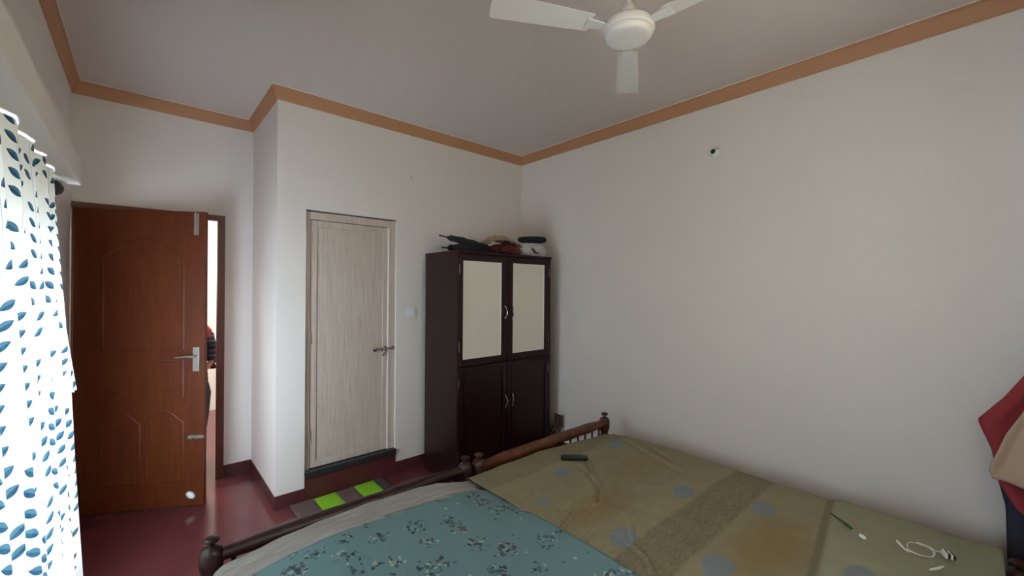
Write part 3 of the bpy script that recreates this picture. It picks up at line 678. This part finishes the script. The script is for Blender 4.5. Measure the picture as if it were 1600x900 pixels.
# mattresses
def matt(label, x0, x1, y0, y1, z1):
    bm = B(); add_box(bm, x0, x1, y0, y1, .298, z1, bev=.035, seg=4); return tag(obj('mattress', bm, M['ticking'], loc=((x0 + x1) / 2, (y0 + y1) / 2, .298), smooth=True), label, 'mattress', group='mattresses on the two beds')
matt('mattress hidden under the khaki printed sheet', 1.59, 2.73, -.04, 1.92, .425)
matt('mattress hidden under the cream and teal sheets', .25, 1.38, -.04, 1.90, .44)
sheet('bedsheet', M['khaki'], 'khaki and brown printed bedsheet with grey blue spots on the bed by the right wall', 'bedsheet',
      (1.425, 3.0), (-.07, 2.10), (1.10, 2.8), (-.5, 1.998), .032, top1, wr1, xr=x1r, step=.010)
PUFF = [(-.2, .455), (.2, .475), (.24, .492), (.45, .527), (.6, .541), (.9, .538), (1.2, .521), (1.34, .495), (1.47, .455), (1.7, .45)]
def top2(x, y):
    h = .5
    for (xa, za), (xb, zb) in zip(PUFF, PUFF[1:]):
        if xa <= x <= xb: k = (x - xa) / (xb - xa); h = za + (zb - za) * k * k * (3 - 2 * k) if False else za + (zb - za) * k
    k = max(0, min(1, (y - 1.25) / .5)); k = k * k * (3 - 2 * k)
    return .482 + (h - .482) * k
def wr2(x, y):
    z = .006 * noise.noise(Vector((x * 3.3, y * 3.3, 1)))
    e = max(0, min(1, (y - 1.76) / .06))
    z += e * (.020 * noise.noise(Vector((x * 2.2, y * 24 + x * 4, 6))) + .005 * noise.noise(Vector((x * 9, y * 50, 2))))
    return z
sheet('bedsheet', M['cream_sheet'], 'wrinkled cream cotton sheet showing at the foot of the foreground bed', 'bedsheet',
      (.02, 1.50), (-.07, 2.10), (.205, 1.52), (-.5, 2.0), .045, lambda x, y: top2(x, y) - .006 - .03 * max(0, min(1, (1.76 - y) / .06)) - .02 * max(0, min(1, (x - 1.36) / .1)) * (y < 1.9), wr2)
def wr3(x, y):
    return .006 * noise.noise(Vector((x * 3.3, y * 3.3, 1))) + .002 * noise.noise(Vector((x * 15, y * 12, 3)))
def teal_sheet():
    return sheet('bedsheet', M['teal'], 'teal floral bedsheet spread over the foreground bed', 'bedsheet', (.10, 1.445), (-.07, 1.805), (.20, 1.60), (-.5, 2.4), .05, top2, wr3)
teal_sheet()

# things on the khaki bed
bm = B(); add_box(bm, -.086, .086, -.028, .028, 0, .02, bev=.006, seg=3)
rc = thing('remote_control', 'black remote control lying near the foot rail of the khaki bed', 'remote', (2.10, 1.74, .478))
RM = Matrix.Translation((2.09, 1.735, .486)) @ Matrix.Rotation(math.radians(-44), 4, 'Z')
for v in bm.verts: v.co = RM @ v.co
obj('casing', bm, M['black_plastic'], rc, smooth=True)
bm = B()
for i in range(6):
    for j in range(2): add_box(bm, -.055 + i * .018, -.045 + i * .018, -.014 + j * .016, -.002 + j * .016, .019, .0225, bev=.001)
for v in bm.verts: v.co = RM @ v.co
obj('buttons', bm, simple('dark_rubber', (48, 46, 46), .6), rc)
bz = .507
pen = thing('pen', 'thin green pen lying on the khaki sheet near its head end', 'pen', (2.42, .42, bz))
bm = B(); add_tube(bm, [(2.475, .472, bz + .010), (2.42, .415, bz + .012)], [.004, .0055], 10); tag(obj('barrel', bm, simple('dark_green_grey', (60, 74, 58), .4), pen, smooth=True), 'dark tapered end')
bm = B(); add_tube(bm, [(2.42, .415, bz + .012), (2.385, .378, bz + .012), (2.382, .375, bz + .012)], [.006, .006, .003], 10); obj('cap', bm, M['green_pen'], pen, smooth=True)
bm = B(); bmesh.ops.create_uvsphere(bm, u_segments=12, v_segments=8, radius=.012, matrix=Matrix.Translation((2.35, .335, bz + .008)) @ Matrix.Rotation(.8, 4, 'Z') @ Matrix.Diagonal((1.5, .8, .6, 1)))
tag(obj('earbud_tip', bm, M['white_plastic'], loc=(2.35, .335, bz), smooth=True), 'small ivory plastic cap beside the green pen', 'cap')
# looped white cable with a black and white plug
cab = thing('charging_cable', 'looped thin white cable on the khaki sheet', 'cable', (2.40, .16, bz))
bm = B(); pts = []
for i in range(60):
    a = i / 59 * 2 * PI * 1.75 + 2.2; k = i / 59
    pts.append((2.405 + (.050 + .008 * k) * math.cos(a) + .012 * k, .165 + (.048 - .006 * k) * math.sin(a) * .9 - .012 * k, bz + .008 + .004 * abs(math.sin(a * 1.5))))
pts += [(2.44 + .01 * i, .125 - .012 * i, bz + .008) for i in range(1, 4)]
add_tube(bm, pts, .0014, 6); obj('wire', bm, M['white_plastic'], cab, smooth=True)
bm = B(); add_tube(bm, [(2.428, .232, bz + .006), (2.40, .222, bz + .01), (2.375, .203, bz + .006), (2.362, .19, bz + .006)], [.0042, .0042, .003, .0022], 8); tag(obj('jack', bm, M['white_plastic'], cab, smooth=True), 'ivory moulded end')
plug = thing('plug', 'small black and white striped clip beside the white cable', 'plug', (2.44, .07, bz))
for k, m in enumerate(('black_plastic', 'white_plastic', 'black_plastic', 'white_plastic')):
    bm = B(); add_box(bm, -.018, .018, -.014 + k * .008, -.007 + k * .008, .004, .020 + .002 * k, bev=.002)
    Mx = Matrix.Translation((2.442, .078, bz)) @ Matrix.Rotation(math.radians(25), 4, 'Z')
    for v in bm.verts: v.co = Mx @ v.co
    obj('band', bm, M[m], plug)
bm = B(); add_tube(bm, [(2.27, .125, bz + .006), (2.30, .105, bz + .007), (2.335, .09, bz + .007)], [.003, .006, .004], 8)
tag(obj('white_stub', bm, M['white_plastic'], loc=(2.3, .105, bz), smooth=True), 'short white plastic stub at the bottom edge below the cable', 'stub')

# ---------------------------------------------------------------- curtains
def curtain(name, label, y0, y1, z0, z1, xt, xb, amp, wl, seed, skew=0.0, flare=0.0, nz=70, x_amp_top=.4, parent=None):
    bm = B(); uvl = bm.loops.layers.uv.new('UVMap'); ny = int((y1 - y0) / .010); st = {}; g = []
    for j in range(nz + 1):
        v = j / nz; z = z1 + (z0 - z1) * v; row = []; s = 0; prev = None
        for i in range(ny + 1):
            u = i / ny; y = y0 + (y1 - y0) * u + flare * v * (u - .3)
            ph = 2 * PI * (y - y0) / wl + seed + 1.1 * noise.noise(Vector((y * 2.5, v * 1.2, seed)))
            A = amp * (x_amp_top + (1 - x_amp_top) * min(1, v * 2.2)) * (.7 + .5 * noise.noise(Vector((y * 4, v * 1.5, seed + 3))))
            x = xt + (xb - xt) * v ** 1.15 + A * math.sin(ph) + .25 * A * math.sin(2.3 * ph + 1)
            p = Vector((x, y, z))
            if prev is not None: s += math.hypot(p.x - prev.x, p.y - prev.y)
            prev = p; vt = bm.verts.new(p); st[vt] = (s + 5.0 + seed, z + 1.0); row.append(vt)
        g.append(row)
    for j in range(nz):
        for i in range(ny):
            f = bm.faces.new((g[j][i], g[j][i + 1], g[j + 1][i + 1], g[j + 1][i]))
            for l in f.loops: l[uvl].uv = st[l.vert]
    o = obj(name, bm, M['curtain'], parent, loc=(xt, (y0 + y1) / 2, z1), smooth=True)
    return tag(o, label, 'curtain')
curtain('curtain', 'long white curtain printed with blue green leaf vines over the bright window', 1.0, 2.43, .28, 2.012, -.258, -.17, .034, .21, .4, flare=.02)
curtain('curtain', 'short end panel of leaf print curtain with hem halfway down beside the open door', 2.43, 2.535, 1.15, 1.975, -.300, -.207, .010, .07, 2.0)
def light_warming_cloth():  # added cloth that softens and warms daylight from the unseen rear window
    t = NT('light_warming_beige_cloth', 0.9); v = t.obj(); c = t.mix(t.noise(v, 40, 3), lin((238, 214, 184)), lin((246, 224, 196)))
    d = t.n('ShaderNodeBsdfDiffuse'); tr = t.n('ShaderNodeBsdfTranslucent'); mx = t.n('ShaderNodeMixShader'); mx.inputs[0].default_value = 0.175
    t.l(c, d.inputs[0]); t.l(c, tr.inputs[0]); t.l(d.outputs[0], mx.inputs[1]); t.l(tr.outputs[0], mx.inputs[2]); t.l(mx.outputs[0], t.out.inputs[0]); return t.m
bm = B(); nx = 90; pts = [(RX0 - .06 + (RX1 - RX0 + .12) * i / nx, YR + .03 + .012 * math.sin(i * .9)) for i in range(nx + 1)]
lo = [bm.verts.new((x, y, RZ0 - .08)) for x, y in pts]; hi = [bm.verts.new((x, y, RZ1 + .05)) for x, y in pts]
for k in range(nx): bm.faces.new((lo[k], lo[k + 1], hi[k + 1], hi[k]))
tag(obj('curtain', bm, light_warming_cloth(), loc=(1.28, YR + .03, RZ1), smooth=True), 'added plain beige curtain that warms light from the unseen rear window', 'curtain')
rod = thing('curtain_rod', 'dark curtain rod with round knob under the lintel ledge', 'curtain rod', (-.275, 2.0, 1.99))
bm = B(); add_tube(bm, [(-.287, .40, 1.99), (-.287, 2.56, 1.99)], .007, 12); obj('rod', bm, M['iron'], rod, smooth=True)
for y in (.38, 2.575):
    bm = B(); bmesh.ops.create_uvsphere(bm, u_segments=16, v_segments=10, radius=.030, matrix=Matrix.Translation((-.278, y, 1.99)) @ Matrix.Diagonal((1, 1.15, 1, 1))); obj('knob', bm, M['iron'], rod, smooth=True)
for y in (.47, 2.47):
    bm = B(); add_tube(bm, [(XL, y, 1.99), (-.287, y, 1.99)], .006, 8); add_lathe(bm, [(.02, 0), (.02, .006)], Matrix.Translation((XL, y, 1.99)) @ Matrix.Rotation(PI / 2, 4, 'Y'), 14); obj('bracket', bm, M['iron'], rod)

# ---------------------------------------------------------------- garments hanging at the right
hk = thing('hook_rail', 'wooden hook rail on the right wall above the hanging clothes', 'hook rail', (XR, -.24, 1.47))
bx('board', M['post_wood'], hk, XR - .018, XR, -.36, -.16, 1.44, 1.50, bev=.003)
for y in (-.32, -.26, -.20):
    bm = B(); add_tube(bm, [(XR - .015, y, 1.475), (XR - .05, y, 1.465), (XR - .07, y, 1.48), (XR - .072, y, 1.50)], .005, 8); obj('hook', bm, M['dull_steel'], hk, smooth=True)
def garment(name, mat, label, cat, left, yright, z0, z1, x, seed, pleat=.016, tail=None):
    """left: list of (z, y) down the free edge"""
    bm = B(); nz, nu = 60, 26; g = []
    for j in range(nz + 1):
        z = z1 + (z0 - z1) * j / nz; pts = left; yl = pts[-1][1]
        for (za, ya), (zb, yb2) in zip(pts, pts[1:]):
            if zb <= z <= za: yl = ya + (yb2 - ya) * (za - z) / (za - zb); break
        row = []
        for i in range(nu + 1):
            u = i / nu; y = yl + (yright - yl) * u
            k = (z1 - z) / (z1 - z0)
            zz = z + (tail(u) if tail else 0) * k
            row.append(bm.verts.new((x - .02 * k + pleat * math.sin(u * 15 + seed + 2 * k) * (.4 + .6 * k) + .012 * noise.noise(Vector((y * 9, z * 5, seed))), y, zz)))
        g.append(row)
    for j in range(nz):
        for i in range(nu): bm.faces.new((g[j][i], g[j][i + 1], g[j + 1][i + 1], g[j + 1][i]))
    return tag(obj(name, bm, mat, loc=(x, yright, z1), smooth=True, solid=.005), label, cat)
garment('trousers', M['garment_dark'], 'dark slate trousers hanging lowest against the right wall', 'trousers', [(1.47, -.23), (1.2, -.17), (.95, -.10), (.74, -.055), (.60, -.085), (.34, -.092), (.18, -.08)], -.345, .18, 1.47, 2.985, 1)
garment('shawl', M['garment_red'], 'faded red shawl with a pointed corner hanging by the right wall', 'shawl', [(1.48, -.22), (1.30, -.165), (1.23, -.145), (1.10, -.075), (.985, .004), (.93, -.015), (.86, -.04), (.78, -.052), (.72, -.06), (.62, -.11), (.56, -.17)], -.34, .56, 1.48, 2.955, 2)
garment('shirt', M['garment_beige'], 'beige shirt hanging in front of the red shawl by the right wall', 'shirt', [(1.46, -.25), (1.30, -.205), (1.06, -.128), (.95, -.08), (.80, -.035), (.765, -.03), (.74, -.042)], -.335, .735, 1.46, 2.918, 4, tail=lambda u: -.03 * u)

# ---------------------------------------------------------------- person in the hall
def person():
    px, py = .285, 4.66
    t = thing('person', 'person in red headscarf and dark striped top standing behind the open door', 'person', (px, py, 0))
    me = bpy.data.meshes.new('body')
    V = [(0, 0, .78), (0, .005, .92), (0, .01, 1.06), (0, .012, 1.17), (0, .005, 1.235), (0, -.01, 1.30), (0, -.012, 1.38), (0, -.01, 1.44),
         (.075, 0, .74), (.08, -.01, .42), (.08, .01, .09), (.085, -.06, .045), (.085, -.12, .03),
         (-.075, 0, .74), (-.08, -.01, .42), (-.08, .01, .09), (-.085, -.06, .045), (-.085, -.12, .03),
         (.135, .01, 1.165), (.192, .015, 1.05), (.205, .02, .90), (.13, -.11, .84), (.08, -.16, .835),
         (-.135, .01, 1.165), (-.185, .015, 1.05), (-.19, .02, .90), (-.12, -.11, .86), (-.07, -.16, .86)]
    E = [(0, 1), (1, 2), (2, 3), (3, 4), (4, 5), (5, 6), (6, 7), (0, 8), (8, 9), (9, 10), (10, 11), (11, 12), (0, 13), (13, 14), (14, 15), (15, 16), (16, 17),
         (3, 18), (18, 19), (19, 20), (20, 21), (21, 22), (3, 23), (23, 24), (24, 25), (25, 26), (26, 27)]
    Rd = [.115, .10, .115, .10, .045, .055, .078, .06, .078, .055, .036, .035, .025, .078, .055, .036, .035, .025, .05, .04, .033, .024, .02, .05, .04, .033, .024, .02]
    me.from_pydata(V, E, []); o = bpy.data.objects.new('body', me); COL.objects.link(o); o.parent = t; o['_o'] = (px, py, 0)
    sk = o.modifiers.new('skin', 'SKIN'); o.modifiers.new('sub', 'SUBSURF').levels = 2; o.modifiers['sub'].render_levels = 2
    for i, r in enumerate(Rd):
        sv = me.skin_vertices[0].data[i]; sv.radius = (r, r * .85); sv.use_root = (i == 0)
    me.materials.append(M['skin'])
    # hands: five fingers each, clasped in front
    for s, (hx, hy, hz) in ((1, (.08, -.16, .835)), (-1, (-.07, -.16, .86))):
        bm = B(); W0 = Vector((px, py, 0)) + Vector((hx, hy, hz))
        bmesh.ops.create_uvsphere(bm, u_segments=12, v_segments=8, radius=1, matrix=Matrix.Translation(W0 + Vector((-s * .02, -.01, 0))) @ Matrix.Diagonal((.04, .018, .034, 1)))
        for k, ln in enumerate((.055, .064, .062, .048)):
            b0 = W0 + Vector((-s * .045, -.012, .024 - k * .016))
            add_tube(bm, [b0, b0 + Vector((-s * ln * .5, -.012, 0)), b0 + Vector((-s * ln * .85, .004, -.004))], [.0085, .008, .006], 8)
        add_tube(bm, [W0 + Vector((-s * .005, -.01, .028)), W0 + Vector((-s * .025, -.022, .048)), W0 + Vector((-s * .04, -.024, .055))], [.010, .009, .007], 8)
        obj('hand', bm, M['skin'], t, smooth=True)
    # head with face
    hd = Vector((px, py - .015, 1.385)); bm = B()
    bmesh.ops.create_uvsphere(bm, u_segments=24, v_segments=18, radius=1, matrix=Matrix.Translation(hd) @ Matrix.Diagonal((.072, .088, .105, 1)))
    add_tube(bm, [hd + Vector((0, -.083, .02)), hd + Vector((0, -.102, -.018)), hd + Vector((0, -.088, -.024))], [.007, .013, .008], 8)
    for s in (-1, 1): bmesh.ops.create_uvsphere(bm, u_segments=8, v_segments=6, radius=1, matrix=Matrix.Translation(hd + Vector((s * .073, 0, -.005))) @ Matrix.Diagonal((.008, .016, .028, 1)))
    h_ = obj('head', bm, M['skin'], t, smooth=True)
    for s in (-1, 1):
        bm = B(); bmesh.ops.create_uvsphere(bm, u_segments=10, v_segments=8, radius=1, matrix=Matrix.Translation(hd + Vector((s * .028, -.079, .006))) @ Matrix.Diagonal((.012, .008, .007, 1))); obj('eye', bm, M['hair'], h_)
    bm = B(); bmesh.ops.create_uvsphere(bm, u_segments=10, v_segments=8, radius=1, matrix=Matrix.Translation(hd + Vector((0, -.080, -.048))) @ Matrix.Diagonal((.022, .008, .006, 1))); obj('mouth', bm, M['red_cloth'], h_)
    def shell(name, mat, rings, seg=28, openf=None, solid=.006):
        bm = B(); rr = []
        for z, rx, ry, cx, cy in rings:
            rr.append([bm.verts.new((px + cx + rx * math.cos(2 * PI * k / seg), py + cy + ry * math.sin(2 * PI * k / seg) , z + .004 * math.sin(k * 3))) for k in range(seg)])
        for a, b in zip(rr, rr[1:]):
            for k in range(seg):
                if openf and openf(k / seg, (a[k].co.z + b[k].co.z) / 2): continue
                bm.faces.new((a[k], a[(k + 1) % seg], b[(k + 1) % seg], b[k]))
        return obj(name, bm, mat, t, smooth=True, solid=solid)
    face = lambda f, z: abs(f - .75) < .11 and 1.27 < z < 1.455
    tag(shell('headscarf', M['red_cloth'], [(1.503, .012, .014, 0, 0), (1.495, .05, .06, 0, 0), (1.46, .082, .098, 0, .0), (1.40, .092, .105, 0, 0), (1.34, .098, .108, 0, .005), (1.28, .115, .115, .005, .01), (1.23, .15, .13, .01, .01), (1.185, .185, .14, .01, .01), (1.12, .19, .145, .0, .01)], openf=face), 'red cotton headscarf')
    tag(shell('tunic', M['checked'], [(1.20, .10, .08, 0, .01), (1.17, .155, .10, 0, .01), (1.05, .155, .115, 0, .01), (.92, .15, .12, 0, .005), (.80, .165, .135, 0, 0), (.72, .17, .14, 0, 0)]), 'dark striped tunic')
    for s in (-1, 1):
        bm = B(); P0 = Vector((px, py, 0))
        add_tube(bm, [P0 + Vector((s * .12, .01, 1.165)), P0 + Vector((s * .16, .012, 1.12)), P0 + Vector((s * .196, .015, 1.02)), P0 + Vector((s * .205, .018, .90)), P0 + Vector((s * .19, -.02, .855))], [.062, .06, .052, .048, .046], 14)
        obj('sleeve', bm, M['checked'], t, smooth=True)
    tag(shell('trousers', M['navy_cloth'], [(.80, .14, .11, 0, 0), (.70, .165, .13, .01, 0), (.62, .172, .13, .02, 0), (.45, .17, .125, .01, 0), (.25, .155, .12, 0, 0), (.07, .15, .12, 0, 0)]), 'loose navy trousers')
person()
for o in bpy.data.objects:
    if '_o' in o: del o['_o']
